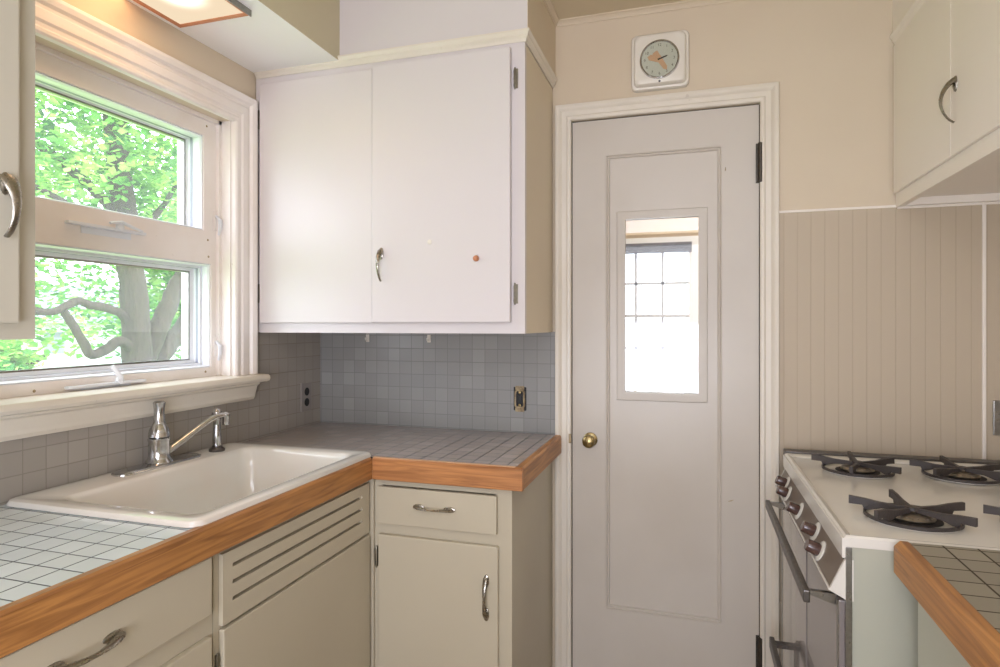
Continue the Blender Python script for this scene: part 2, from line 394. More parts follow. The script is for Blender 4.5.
# door_1
dr = empty('door_1', (-.10, D+.02, 0), 'off-white panelled door with a narrow glass light and brass knob', 'door', kind='structure')
Y0 = D+.008
px0, px1, pz0, pz1 = -.297, .098, .293, 1.933
gx0, gx1, gz0, gz1 = -.229, .022, 1.078, 1.697
b = B()
b.box(DX0, px0, Y0, Y0+.035, .005, DZ).box(px1, DX1, Y0, Y0+.035, .005, DZ).box(px0, px1, Y0, Y0+.035, .005, pz0).box(px0, px1, Y0, Y0+.035, pz1, DZ)
b.build('door_frame', 'door', dr)
b = B(); yp = Y0+.010
b.box(px0, gx0, yp, yp+.015, pz0, pz1).box(gx1, px1, yp, yp+.015, pz0, pz1).box(gx0, gx1, yp, yp+.015, pz0, gz0).box(gx0, gx1, yp, yp+.015, gz1, pz1)
b.build('recessed_panel', 'door', dr)
b = B().mould(lambda a, z, h: (a, yp-h, z), [(px0, pz0), (px1, pz0), (px1, pz1), (px0, pz1)], [(.001, -.002), (.001, .0108), (-.003, .012), (-.006, .006), (-.010, .007), (-.013, .002), (-.014, -.002)], True)
b.build('panel_moulding', 'door', dr)
b = B().mould(lambda a, z, h: (a, yp-h, z), [(gx0, gz0), (gx1, gz0), (gx1, gz1), (gx0, gz1)], [(0, -.012), (0, .008), (.006, .008), (.0275, .007), (.030, .004), (.030, 0)], True)
b.build('glass_stop_frame', 'door', dr)
B().box(gx0, gx1, yp+.006, yp+.009, gz0, gz1).build('glass_pane', 'fglass', dr)
for x, z, a in ((.127, .718, .5), (.110, 1.851, 1.5)):
    B().tube([(x-.010*math.cos(a), Y0-.0004, z-.010*math.sin(a)*.6), (x, Y0-.0008, z), (x+.010*math.cos(a), Y0-.0004, z+.008*math.sin(a))], [.0008, .002, .0008], 6).build('paint_chip', 'rust', dr)
kn = B().lathe([(.026, 0), (.026, .003), (.022, .005), (.010, .008), (.009, .02), (.014, .026), (.0215, .033), (.024, .042), (.021, .051), (.012, .056), (0, .057)], (-.353, Y0, .901), (0, -1, 0), 28)
kn.build('door_knob', 'brass', dr, True)
for z0, z1 in ((1.797, 1.928), (.165, .272)):
    h = B().lathe([(0, 0), (.0075, 0), (.0075, z1-z0), (.004, z1-z0+.002), (0, z1-z0+.004)], (DX1+.003, D-.010, z0), (0, 0, 1), 12)
    h.box(DX1-.010, DX1, D-.004, D+.008, z0, z1).build('door_hinge', 'dhinge', dr, True)
B().box(DX0-.010, DX0-.001, D-.017, D-.008, .888, .922, .001).build('strike_plate', 'rust', dr)
B().box(DX0-.0035, DX0, D+.012, D+.03, 0, DZ).box(DX1, DX1+.0035, D+.012, D+.03, 0, DZ).box(DX0, DX1, D+.012, D+.03, DZ, DZ+.0035).build('door_gap', 'gap', dr)

# window_1 (over the sink)
XF = -1.53
w = empty('window_1', (XF, 1.32, WZ0), 'painted wooden window over the sink with two stacked awning panes', 'window', kind='structure')
uy0, uy1, uz0, uz1 = .985, 1.648, 1.630, 1.942
ly0, ly1, lz0, lz1 = .965, 1.680, 1.178, 1.522
b = B()
b.box(XF-.05, XF, WY0, uy0, WZ0, WZ1).box(XF-.05, XF, ly1, WY1, WZ0, WZ1).box(XF-.05, XF, uy1, ly1, uz0, WZ1)
b.box(XF-.05, XF, uy0, uy1, uz1, WZ1).box(XF-.05, XF, uy0, ly1, lz1, uz0).box(XF-.05, XF, uy0, ly1, WZ0, lz0)
b.build('window_frame', 'wtrim', w)
b = B().box(XL-.16, XL-.0005, WY1-.0, WY1+.003, WZ0, WZ1).box(XF, XL, WY1-.006, WY1, WZ0, WZ1)
b.box(XF, XF+.012, WY1-.018, WY1-.006, WZ0, WZ1).box(XF, XF+.012, WY0, WY1, WZ1-.012, WZ1)
b.build('window_jamb', 'wtrim', w)
PL = lambda y, z, h: (XL+h, y, z)
cs = [(0, 0), (0, .016), (.006, .020), (.014, .020), (.020, .014), (.030, .014), (.036, .019), (.060, .019), (.066, .013), (.074, .013), (.080, .022), (.092, .026), (.100, .026), (.104, .020), (.104, 0)]
B().mould(PL, [(WY0, WZ0), (WY0, WZ1), (WY1, WZ1), (WY1, WZ0)][::-1] if False else [(WY1, WZ0), (WY1, WZ1), (WY0, WZ1), (WY0, WZ0)], cs).build('window_casing', 'wtrim', w)
# stool and apron
st = [(XL-.05, 1.120), (XL+.055, 1.120), (XL+.066, 1.124), (XL+.070, 1.132), (XL+.068, 1.141), (XL+.062, 1.146), (XL-.05, 1.148)]
B().prism(st, 1, .81, 1.832).build('window_stool', 'trim', w, True)
ap = [(XL, 1.056), (XL+.020, 1.060), (XL+.026, 1.070), (XL+.028, 1.080), (XL+.036, 1.108), (XL+.046, 1.114), (XL+.046, 1.121), (XL, 1.121)]
B().prism(ap, 1, .812, 1.806).build('window_apron', 'trim', w)
for nm, (y0, y1, z0, z1), wd in (('upper', (uy0, uy1, uz0, uz1), .010), ('lower', (ly0, ly1, lz0, lz1), .024)):
    PW = lambda y, z, h: (XF-.03+h, y, z)
    prof = [(0, -.07), (0, .024), (-.004, .026), (-.007, .018), (-.007, -.004), (-wd*.6, -.004), (-wd*.6, -.03), (-wd, -.034), (-wd, -.07)]
    sb = B().mould(PW, [(y0, z0), (y1, z0), (y1, z1), (y0, z1)], prof, True).build('window_sash', 'vinyl', w)
    B().mould(PW, [(y0+.0, z0), (y1, z0), (y1, z1), (y0, z1)], [(-wd+.001, -.036), (-wd+.001, -.046), (-wd-.005, -.048), (-wd-.005, -.036)], True).build('glazing_bead', 'steel', sb)
    B().mould(PW, [(y0, z0), (y1, z0), (y1, z1), (y0, z1)], [(-wd*.6-.0008, -.010), (-wd*.6-.0008, -.020)], True).build('sash_track', 'track', sb)
    xg = XF-.082
    B().box(xg, xg+.003, y0+wd-.002, y1-wd+.002, z0+wd-.002, z1-wd+.002).build('window_pane', 'glass', sb)
# awning locks on the two rails and the side latches
def lock(yc, zc, up):
    b = B().box(XF, XF+.016, yc-.125, yc+.11, zc-.004, zc+.004, .002).box(XF, XF+.002, yc-.08, yc+.07, zc-.022, zc+.002)
    o = b.build('awning_lock_bar', 'vinyl', w)
    q = .035 if up else .012
    B().lathe([(0, 0), (.011, 0), (.011, .008), (.005, .012), (0, .013)], (XF+.015, yc+.02, zc+.006), (1, 0, .3), 14).tube(
        [(XF+.020, yc+.022, zc+.004), (XF+.030, yc+.012, zc+.018), (XF+.028, yc-.004, zc+q+.006), (XF+.026, yc-.010, zc+q+.016)] if up else
        [(XF+.018, yc-.01, zc+.014), (XF+.026, yc+.02, zc+.020), (XF+.030, yc+.050, zc+.010), (XF+.026, yc+.085, zc+.004)],
        [.006, .008, .007, .005], 8, .6).build('lock_lever', 'vinyl', o, True)
lock(1.30, 1.583, False); lock(1.30, 1.158, True)
for zc in (1.665, 1.245):
    o = B().box(XF, XF+.004, 1.690, 1.704, zc-.03, zc+.035, .001).build('side_latch', 'wtrim', w)
    B().tube([(XF+.006, 1.697, zc+.020), (XF+.020, 1.700, zc+.004), (XF+.016, 1.704, zc-.02), (XF+.010, 1.703, zc-.045)], [.006, .010, .009, .006], 8, .6).build('latch_lever', 'vinyl', o, True)
for y, z in ((1.665, 1.60), (1.668, 1.545), (1.66, 1.975), (1.655, 1.165), (1.10, 1.158)):
    B().lathe([(0, 0), (.004, 0), (.003, .0015), (0, .002)], (XF, y, z), (1, 0, 0), 8).build('frame_nail', 'rust', w)

# window_2 in the room beyond the door
w2 = empty('window_2', (-.29, 4.3, .86), 'bright white muntined window seen through the door glass', 'window', kind='structure')
b = B().box(-.60, -.545, 4.28, 4.36, .84, 1.90).box(-.018, .045, 4.28, 4.36, .84, 1.90).box(-.545, -.018, 4.28, 4.36, .84, .872).box(-.60, .045, 4.275, 4.30, 1.86, 1.94)
b.build('window_frame', 'vinyl', w2)
B().box(-.545, -.018, 4.31, 4.35, 1.368, 1.390).build('meeting_rail', 'muntin', w2)
b = B()
for x in (-.367, -.189): b.box(x-.009, x+.009, 4.32, 4.335, .872, 1.86)
for z in (1.60, 1.161): b.box(-.545, -.018, 4.32, 4.335, z-.009, z+.009)
b.build('muntin_grid', 'muntin', w2)
B().box(-.545, -.018, 4.338, 4.341, .872, 1.86).build('window_pane', 'fglass', w2)
b = B()
for k in range(7): b.box(-.56, .0, 4.262, 4.285, 1.800+k*.0075, 1.805+k*.0075, .001)
b.box(-.56, 0, 4.258, 4.29, 1.853, 1.868)
b.build('blind_stack', 'blind', w2)
struct('trim_3', B().mould(lambda a, z, h: (a, 4.3-h, z), [(.12, 1.945), (-.72, 1.945)], [(0, 0), (0, .04), (-.02, .05), (-.035, .03), (-.05, .01), (-.05, 0)]), 'farwall',
       label='moulding above the window of the room beyond', cat='moulding')

# ------------------------------------------------------------------ handles and hinges
def bow(P, a0, a1, b0, parent, mat='pull', h=.028, w=.0075, name='handle', ends=True, half=False):
    """bow pull between a0 and a1 along its length; P(a, b, h) -> world"""
    L = a1-a0; pts = []; rs = []
    for k in range(15):
        t = k/14; s = math.sin(PI*t)
        pts.append(P(a0+L*t, b0, .004+h*s**.7)); rs.append(w*(.50+1.0*t**2.2) if half else w*(.55+.55*abs(math.cos(PI*t))**2+.12))
    b = B().tube(pts, rs, 10, .55)
    for a, sg in (((a0, 1), (a1, -1)) if not half else ((a1, -1),)):
        ring = []
        for hh, k in ((0, 1.15), (.003, 1.1), (.006, .6)):
            ring.append([P(a+sg*(.009)+math.cos(q)*.017*k, b0+math.sin(q)*.0075*k, hh) for q in [2*PI*i/14 for i in range(14)]])
        if ends: b.loops(ring)
    return b.build(name, mat, parent, True)
def hinge(P, a, b0, parent, L=.06, mat='hinge'):
    b = B()
    def bx(a0, a1, c0, c1, h0, h1):
        b.loops([[P(a0, c0, h), P(a1, c0, h), P(a1, c1, h), P(a0, c1, h)] for h in (h0, h1)])
    bx(a-.006, a+.006, b0-L/2, b0+L/2, 0, .003)
    pts = [P(a-.003, b0-L/2-.004+k*(L+.008)/6, .005) for k in range(7)]
    b.tube(pts, [.002, .0045, .004, .0045, .004, .0045, .002], 8)
    return b.build('hinge', mat, parent, True)

# ------------------------------------------------------------------ back wall cabinet
c = empty('wall_cabinet', (-.98, D-.2, 1.292), 'white two-door wall cabinet above the back counter, left of the door', 'cabinet')
YC = 1.84; cz0, cz1 = 1.292, 2.190
b = B().box(-1.472, -1.455, YC+.018, D-.007, cz0, cz1).box(-.507, -.491, YC+.018, D-.007, cz0, cz1).box(-1.455, -.507, YC+.018, D-.007, cz0+.012, cz0+.028)
b.box(-1.455, -.507, YC+.018, D-.007, cz1-.02, cz1).box(-1.455, -.507, D-.02, D-.008, cz0+.028, cz1-.02)
b.build('carcass', 'upside', c)
b = B().box(-1.480, -1.440, YC, YC+.018, cz0, cz1+.02).box(-.537, -.491, YC, YC+.018, cz0, cz1+.02).box(-1.44, -.537, YC, YC+.018, cz0, cz0+.040).box(-1.44, -.537, YC, YC+.018, cz1-.035, cz1+.02)
b.build('face_frame', 'upper', c)
B().mould(lambda a, y, h: (a, y, cz1+.002+h), [(-1.478, YC), (-.491, YC), (-.491, D-.008)], [(0, 0), (.004, 0), (.006, .008), (.012, .014), (.012, .020), (.018, .028), (.018, .033), (0, .033)]).build('cornice', 'trim', c)
PC = lambda yf: (lambda a, z, h: (a, yf-h, z))
d1 = B().box(-1.452, -1.009, YC-.018, YC-.001, 1.326, 2.166, .003).build('door', 'upper', c)
d2 = B().box(-1.006, -.533, YC-.023, YC-.001, 1.327, 2.174, .003).build('door', 'upper', c)
tag(d1, 'left door'); tag(d2, 'right door carrying the pull')
bow(lambda a, z, h: (z, YC-.023-h, a), 1.462, 1.562, -.972, d2, 'pull', .024, .007, half=True)
B().lathe([(0, 0), (.009, 0), (.010, .006), (.008, .013), (.004, .016), (0, .017)], (-.641, YC-.023, 1.526), (0, -1, 0), 14).build('peg', 'lampwood', d2, True)
B().lathe([(0, 0), (.008, 0), (.007, .002), (0, .003)], (-.800, YC-.023, 1.584), (0, -1, 0), 14).build('plastic_bumper', 'white', d2, True)
for z in (2.081, 1.415): hinge(lambda a, z_, h: (a, YC-h, z_), -.519, z, c)
for z in (2.045, 1.43): hinge(lambda a, z_, h: (a, YC-h, z_), -1.462, z, c)
# little hooks under that cabinet
for x, z, lab in ((-1.255, 1.262, 'small white plastic hook under the back cabinet, nearer the window'), (-.985, 1.262, 'small white plastic hook under the back cabinet, nearer the outlet')):
    b = B().box(x-.007, x+.007, D-.011, D-.007, z-.012, z+.018, .001).tube([(x, D-.011, z+.002), (x, D-.020, z-.006), (x, D-.026, z-.002), (x, D-.027, z+.006)], .0028, 8)
    tag(b.build('wall_hook', 'white', smooth=True), lab, 'hook')

# ------------------------------------------------------------------ near left wall cabinet
c = empty('wall_cabinet', (-1.3, .55, 1.294), 'olive-cream wall cabinet cut off at the left edge, beside the window', 'cabinet')
XC = -1.12; y0, y1 = .08, .807
b = B().box(XL+.001, XC-.018, y1-.018, y1, 1.294, 2.205).box(XL+.001, XC-.018, y0, y0+.018, 1.294, 2.205).box(XL+.001, XC-.018, y0+.018, y1-.018, 1.304, 1.322).box(XL+.001, XL+.012, y0+.018, y1-.018, 1.322, 2.205)
b.build('carcass', 'oldcab', c)
b = B().box(XC-.018, XC, y1-.05, y1, 1.294, 2.205).box(XC-.018, XC, y0, y0+.05, 1.294, 2.205).box(XC-.018, XC, y0+.05, y1-.05, 1.294, 1.335).box(XC-.018, XC, y0+.05, y1-.05, 2.16, 2.205)
b.build('face_frame', 'oldcab', c)
d = B().box(XC, XC+.018, y0+.03, .769, 1.322, 2.18, .004).build('door', 'oldcab', c)
bow(lambda a, z, h: (XC+.018+h, z, a), 1.468, 1.566, .744, d, 'pull', .024, .0105, half=True)
for z in (2.05, 1.42): hinge(lambda a, z_, h: (XC+h, a, z_), y0+.025, z, c)

# ------------------------------------------------------------------ right wall cabinet
c = empty('wall_cabinet', (.79, 1.4, 1.693), 'cream wall cabinet at the upper right, above the stove', 'cabinet')
XC = .615; y0, y1 = .3, D-.006
b = B().box(XC+.018, XR-.001, y0, y0+.018, 1.693, 2.206).box(XC+.018, XR-.001, y1-.018, y1, 1.693, 2.206).box(XC+.018, XR-.001, y0+.018, y1-.018, 1.715, 1.733).box(XR-.012, XR-.001, y0+.018, y1-.018, 1.733, 2.206)
b.box(XC+.018, XR-.012, 1.22, 1.238, 1.733, 2.2)
b.build('carcass', 'rcab', c)
b = B().box(XC, XC+.018, y0, y1, 1.690, 1.745).box(XC, XC+.018, y0, y1, 2.165, 2.206)
for y in (y0, 1.21, 1.76, y1-.03): b.box(XC, XC+.018, y, y+.03, 1.745, 2.165)
b.build('face_frame', 'rcab', c)
d1 = B().box(XC-.009, XC-.0005, 1.7755, 2.226, 1.732, 2.196, .002).build('door', 'rcab', c)
d2 = B().box(XC-.009, XC-.0005, 1.20, 1.7735, 1.732, 2.196, .002).build('door', 'rcab', c)
d3 = B().box(XC-.009, XC-.0005, .32, 1.195, 1.732, 2.196, .002).build('door', 'rcab', c)
tag(d2, 'door carrying the half-moon pull')
bow(lambda a, z, h: (XC-.009-h, z, a), 1.806, 1.908, 1.742, d2, 'pull', .028, .0085, half=True)
B().mould(lambda a, y, h: (a, y, 2.200+h), [(XC, y0), (XC, y1)][::-1], [(-.03, 0), (.003, 0), (.004, .008), (.010, .016), (.010, .020), (.016, .028), (.016, .034), (-.03, .034)]).build('cornice', 'rcab', c)

# ------------------------------------------------------------------ L-shaped counter
c = empty('countertop', (-1.2, 1.4, .865), 'L-shaped gray tiled countertop with a honey oak edge around the sink', 'countertop')
sx0, sx1, sy0, sy1 = -1.462, -.952, 1.02, 1.69     # cut-out for the sink
b = B()
B().box(XL+.007, -.943, .10, sy0, .875, CT).build('tile_surface', 'ctile_lit', c)
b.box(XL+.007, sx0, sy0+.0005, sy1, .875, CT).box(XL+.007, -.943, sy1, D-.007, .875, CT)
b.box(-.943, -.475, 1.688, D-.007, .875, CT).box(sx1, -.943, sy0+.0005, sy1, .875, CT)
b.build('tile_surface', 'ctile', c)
we = [(-.943, .851), (-.927, .851), (-.925, .853), (-.925, .911), (-.929, .917), (-.943, .917)]
B().prism(we, 1, .10, 1.6715).build('wood_edge', 'wood_y', c)
wf = [(1.672, .853), (1.674, .851), (1.689, .851), (1.689, .917), (1.676, .917), (1.672, .913)]
B().prism(wf, 0, -.9245, -.454).build('wood_edge', 'wood_x', c)
B().box(-.925, -.476, 1.6755, 1.6885, .9165, .9178).build('pale_edge_top', 'wood_top', c)  # paler wood strip along the top of the front edge
wg = [(-.475, .851), (-.456, .851), (-.454, .853), (-.454, .911), (-.458, .917), (-.475, .917)]
B().prism(wg, 1, 1.6893, D-.026).build('wood_edge', 'wood_y', c)

# sink
s = empty('kitchen_sink', (-1.2, 1.35, CT), 'cream enamel drop-in sink under the window', 'sink')
cx, cy = -1.2045, 1.35
def ring(x0, x1, y0, y1, r, z): return [(p[0], p[1], z) for p in rrect((x0+x1)/2, (y0+y1)/2, (x1-x0)/2, (y1-y0)/2, r, 6)]
RX0, RX1, RY0, RY1 = -1.474, -.934, .984, 1.705
rings = [ring(-1.458, -.957, 1.024, 1.685, .03, .900), ring(-1.46, -.955, 1.022, 1.687, .03, .9155), ring(RX0, RX1, RY0, RY1, .030, .9165), ring(RX0, RX1, RY0, RY1, .030, .921),
         ring(RX0+.004, RX1-.004, RY0+.004, RY1-.004, .028, .9275), ring(RX0+.012, RX1-.012, RY0+.012, RY1-.012, .024, .930), ring(RX0+.024, RX1-.024, RY0+.024, RY1-.024, .022, .9285),
         ring(-1.372, -.972, 1.030, 1.662, .030, .9275), ring(-1.366, -.978, 1.038, 1.656, .034, .924), ring(-1.360, -.984, 1.048, 1.650, .038, .915), ring(-1.352, -.992, 1.070, 1.642, .045, .86),
         ring(-1.342, -1.002, 1.080, 1.632, .05, .775), ring(-1.328, -1.016, 1.094, 1.618, .05, .757), ring(-1.30, -1.044, 1.12, 1.59, .05, .750), ring(-1.21, -1.135, 1.31, 1.385, .035, .747)]
b = B().loops(rings, False, True)
b.build('basin', 'enamel', s, True)
B().lathe([(0, 0), (.042, 0), (.044, .003), (.036, .006), (.030, .004), (0, .003)], (-1.17, 1.35, .7475), (0, 0, 1), 24).build('drain_strainer', 'chrome', s, True)

# faucet
f = empty('kitchen_faucet', (-1.42, 1.37, .93), 'chrome single-lever faucet with a swung spout on the sink deck', 'faucet')
b = B(); rg = []
for k, z in ((1.0, .9275), (1.0, .9315), (.93, .936), (.6, .939)):
    hy, hx = .140*k, .031*k
    rg.append([(p[0], p[1], z) for p in rrect(-1.422, 1.366, hx, hy, hx*.98, 7)])
b.loops(rg); b.build('base_plate', 'chrome', f, True)
fc = (-1.422, 1.366, .936)
B().lathe([(.036, 0), (.035, .004), (.030, .010), (.028, .02), (.0275, .058), (.029, .062), (.029, .067), (.026, .069), (0, .069)], fc, (0, 0, 1), 28).build('faucet_body', 'chrome', f, True)
B().lathe([(.024, .069), (.028, .072), (.0275, .080), (.024, .094), (.018, .104), (.0145, .112), (.0135, .134), (.014, .150), (.0155, .160), (.0165, .166), (.012, .170), (0, .171)], fc, (0, .0, 1), 24).build('lever_handle', 'chrome', f, True)
B().tube([(-1.418, 1.385, .960), (-1.412, 1.405, .971), (-1.392, 1.455, 1.005), (-1.376, 1.505, 1.036), (-1.370, 1.522, 1.043), (-1.360, 1.549, 1.046), (-1.358, 1.556, 1.045)], [.015, .0145, .012, .0105, .0105, .011, .010], 14, .8).build('spout', 'chrome', f, True)
B().lathe([(0, 0), (.0105, 0), (.011, .005), (.011, .018), (.012, .021), (.012, .032), (.009, .034), (0, .034)], (-1.358, 1.552, 1.015), (0, 0, 1), 18).build('aerator', 'chrome', f, True)
f = empty('side_sprayer', (-1.404, 1.58, .93), 'chrome side sprayer standing behind the faucet spout', 'sprayer')
B().lathe([(0, -.004), (.023, -.004), (.024, .002), (.020, .006), (.014, .010), (.0135, .014), (0, .014)], (-1.408, 1.570, .932), (0, 0, 1), 20).build('sprayer_base', 'dsteel', f, True)
B().lathe([(0, .012), (.0125, .012), (.0135, .030), (.0125, .050), (.011, .075), (.011, .088), (.0135, .098), (.0155, .110), (.013, .122), (.006, .128), (0, .129)], (-1.408, 1.570, .932), (0, 0, 1), 20).build('sprayer_head', 'chrome', f, True)

# ------------------------------------------------------------------ base cabinets
def carcass(b, x0, x1, y0, y1, z1=.858, fr='x'):
    t = .016
    b.box(x0, x1, y0, y0+t, .0, z1).box(x0, x1, y1-t, y1, .0, z1).box(x0, x1, y0+t, y1-t, .10, .10+t)
    return b
# back base cabinet (beside the door)
c = empty('base_cabinet', (-.71, 1.95, 0), 'cream base cabinet with one drawer and one door, under the back counter', 'cabinet')
YB = 1.70
b = B().box(-.508, -.492, YB+.018, D-.002, 0, .860).box(-.925, -.508, YB+.03, D-.002, .10, .116).box(-.925, -.508, D-.014, D-.002, .116, .86)
b.build('carcass', 'base', c)
b = B().box(-.930, -.905, YB, YB+.018, 0, .860).box(-.540, -.492, YB, YB+.018, 0, .860).box(-.905, -.540, YB, YB+.018, .830, .860).box(-.905, -.540, YB, YB+.018, .672, .725).box(-.905, -.54, YB, YB+.018, .08, .12)
b.build('face_frame', 'base', c)
PF = lambda a, z, h: (a, YB-.016-h, z)
dw = B().box(-.914, -.534, YB-.016, YB-.001, .717, .828, .002).build('drawer', 'base', c)
bow(PF, -.785, -.669, .777, dw, 'pull', .020, .0065)
dd = B().box(-.912, -.530, YB-.016, YB-.001, .095, .683, .004).build('door', 'base', c)
bow(lambda a, z, h: (z, YB-.016-h, a), .478, .592, -.564, dd, 'pull', .020, .0065)
for z in (.610, .20): hinge(lambda a, z_, h: (a, YB-h, z_), -.920, z, c)
# sink base cabinet
c = empty('sink_base_cabinet', (-1.2, 1.37, 0), 'cream cabinet under the sink with a slotted vent panel above its door', 'cabinet')
XB = -.95
b = B().box(XL+.001, XB-.018, 1.048, 1.058, 0, .860).box(XL+.001, XB-.018, 1.06, 1.69, .10, .116)
b.build('carcass', 'base', c)
b = B().box(XB-.018, XB, 1.672, 1.699, 0, .86).box(XB-.018, XB, 1.048, 1.070, 0, .860).box(XB-.018, XB, 1.07, 1.672, .835, .86).box(XB-.018, XB, 1.07, 1.672, .668, .69).box(XB-.018, XB, 1.07, 1.672, .08, .11)
b.box(XB-.018, -.93, 1.690, 1.6995, 0, .86)
b.build('face_frame', 'base', c)
b = B(); vx0, vx1 = XB+.001, XB+.012; vy0, vy1 = 1.063, 1.678
zs = [.806, .770, .734]; hh = .0042
sy_0, sy_1 = 1.092, 1.635
b.box(vx0, vx1, vy0, sy_0, .688, .838).box(vx0, vx1, sy_1, vy1, .688, .838)
ed = [.838]
for z in zs: ed += [z+hh, z-hh]
ed.append(.688)
for k in range(0, len(ed), 2): b.box(vx0, vx1, sy_0, sy_1, ed[k+1], ed[k])
b.build('vent_panel', 'base', c)
B().box(vx0-.006, vx0-.001, sy_0-.02, sy_1+.02, .70, .83).build('slot_shade_sheet', 'basein', c)  # added sheet behind the slots, coloured like the shade inside
B().box(XB+.001, XB+.015, 1.063, 1.678, .095, .680, .003).build('door', 'base', c)
for z in (.60, .2): hinge(lambda a, z_, h: (XB+h, a, z_), 1.0585, z, c)
# left drawer cabinet
c = empty('drawer_base_cabinet', (-1.2, .6, 0), 'cream base cabinet with stacked drawers at the lower left', 'cabinet')
b = B().box(XL+.001, XB-.018, .11, .126, 0, .860).box(XL+.001, XB-.018, 1.030, 1.0455, 0, .860).box(XL+.001, XB-.018, .126, 1.03, .10, .116)
b.build('carcass', 'base', c)
b = B().box(XB-.018, XB, 1.020, 1.0455, 0, .86).box(XB-.018, XB, .11, .15, 0, .86)
for z0, z1 in ((.845, .86), (.665, .738), (.44, .50), (.08, .11)): b.box(XB-.018, XB, .15, 1.02, z0, z1)
b.build('face_frame', 'base', c)
for k, (z0, z1) in enumerate(((.727, .846), (.486, .682), (.105, .455))):
    d = B().box(XB+.0005, XB+.015, .47, 1.030, z0, z1, .003).build('drawer', 'base', c)
    bow(lambda a, z, h: (XB+.015+h, a, z), .690, .812, (z0+z1)/2+(.006 if k == 0 else 0), d, 'pull', .024, .0085)
    B().box(XB+.0005, XB+.015, .13, .46, z0, z1, .003).build('drawer', 'base', c)

# ------------------------------------------------------------------ outlets
def duplex(P, a, z, nm, label, cat='outlet'):
    r = empty(nm, P(a, z, 0), label, cat)
    def rb(cxx, czz, ha, hz, rr, h0, h1): return [[P(p[0], p[1], h) for p in rrect(cxx, czz, ha, hz, rr, 4)] for h in (h0, h1)]
    b = B().loops(rb(a, z, .034, .056, .004, 0, .004) + rb(a, z, .032, .054, .004, .005, .0052)); b.build('cover_plate', 'graypl', r)
    for dz in (-.020, .022):
        b = B().loops([[P(a+.0145*math.cos(q), z+dz+.016*math.sin(q), h) for q in [2*PI*i/18 for i in range(18)]] for h in (.0055, .0075)])
        b.build('socket', 'black', r)
duplex(lambda a, z, h: (XL+.0062+h, a, z), 2.130, 1.030, 'wall_outlet', 'painted outlet with two black sockets on the left tile wall by the corner')
r = empty('bare_outlet', (-.615, D-.01, 1.042), 'corroded outlet without a cover plate on the back tile wall', 'outlet')
Q = lambda a, z, h: (a, D-.0062-h, z)
b = B().loops([[Q(p[0], p[1], h) for p in rrect(-.615, 1.042, .0245, .044, .003, 3)] for h in (0, .0012)]); b.build('box_opening', 'black', r)
b = B().mould(Q, rrect(-.615, 1.042, .014, .029, .006, 3)[::1], [(0, .001), (0, .009), (.004, .010), (.006, .008), (.006, .001)], True)
b.loops([[Q(p[0], p[1], h) for p in rrect(-.615, 1.042+s*.040, .016, .008, .003, 3)] for h in (.002, .006)] if False else [[Q(p[0], p[1], h) for p in rrect(-.615, 1.082, .017, .008, .003, 3)] for h in (.002, .006)])
b.loops([[Q(p[0], p[1], h) for p in rrect(-.615, 1.002, .017, .008, .003, 3)] for h in (.002, .006)])
b.build('metal_yoke', 'rust', r)
b = B().box(-.622, -.608, D-.014, D-.0075, 1.024, 1.060, .002); b.build('receptacle_body', 'black', r)
for z in (1.066, 1.018):
    B().lathe([(0, 0), (.006, 0), (.005, .003), (0, .004)], (-.615, D-.0125, z), (0, -1, 0), 12).build('screw', 'brass', r, True)
r = empty('wall_plate', (.886, D-.01, 1.05), 'gray metal plate on the panelled wall behind the stove, at the right edge', 'wall plate')
B().box(.872, .960-.002, D-.012, D-.0055, .985, 1.09, .002).build('cover_plate', 'steel', r)
B().box(.905, .915, D-.020, D-.012, 1.03, 1.05, .001).build('toggle', 'white', r)

# ------------------------------------------------------------------ clock
c = empty('wall_clock', (-.1065, D-.02, 2.243), 'square cream wall clock with a round dial, above the door', 'clock')
ccx, ccz = -.1065, 2.240
Qc = lambda a, z, h: (a, D-.001-h, z)
rg = [[Qc(p[0], p[1], h) for p in rrect(ccx, ccz, q, q, rr, 6)] for q, rr, h in ((.0975, .02, 0), (.0975, .02, .016), (.095, .02, .020), (.089, .020, .021), (.087, .02, .036), (.083, .02, .042), (.074, .02, .044))]
B().loops(rg).build('clock_case', 'white', c, True)
B().lathe([(0, 0), (.060, 0), (.060, .001), (0, .001)], Qc(ccx, ccz-.006, .0445), (0, -1, 0), 40).build('dial', 'dial', c)
bz = B(); prof = [(.060, 0), (.060, .005), (.063, .0075), (.066, .006), (.067, 0)]
bz.loops([[Qc(ccx+r_*math.cos(2*PI*k/48), ccz-.006+r_*math.sin(2*PI*k/48), .044+h) for k in range(48)] for r_, h in prof], False, False)
bz.build('chrome_bezel', 'chrome', c, True)
nb = bmesh.new()
for k in range(1, 13):
    cu = bpy.data.curves.new('n', 'FONT'); cu.body = str(k); cu.size = .0135; cu.align_x = 'CENTER'; cu.align_y = 'CENTER'; cu.resolution_u = 3
    to = bpy.data.objects.new('n', cu); me = to.to_mesh()
    a = PI/2 - 2*PI*k/12
    me.transform(Matrix.Translation(Qc(ccx+0.049*math.cos(a), ccz-.006+0.049*math.sin(a), .0462)) @ Matrix.Rotation(PI/2, 4, 'X'))
    nb.from_mesh(me); to.to_mesh_clear(); bpy.data.objects.remove(to); bpy.data.curves.remove(cu)
bn = B(); bn.bm.free(); bn.bm = nb
bn.build('numerals', 'gap', c)
def hand(a, L, wd, tail, h, mat, nm):
    ca, sa = math.cos(a), math.sin(a)
    pts = [(-tail, -wd), (L*.8, -wd*.8), (L, 0), (L*.8, wd*.8), (-tail, wd)]
    B().loops([[Qc(ccx+u*ca-v*sa, ccz-.006+u*sa+v*ca, hh_) for u, v in pts] for hh_ in (h, h+.0008)]).build(nm, mat, c)
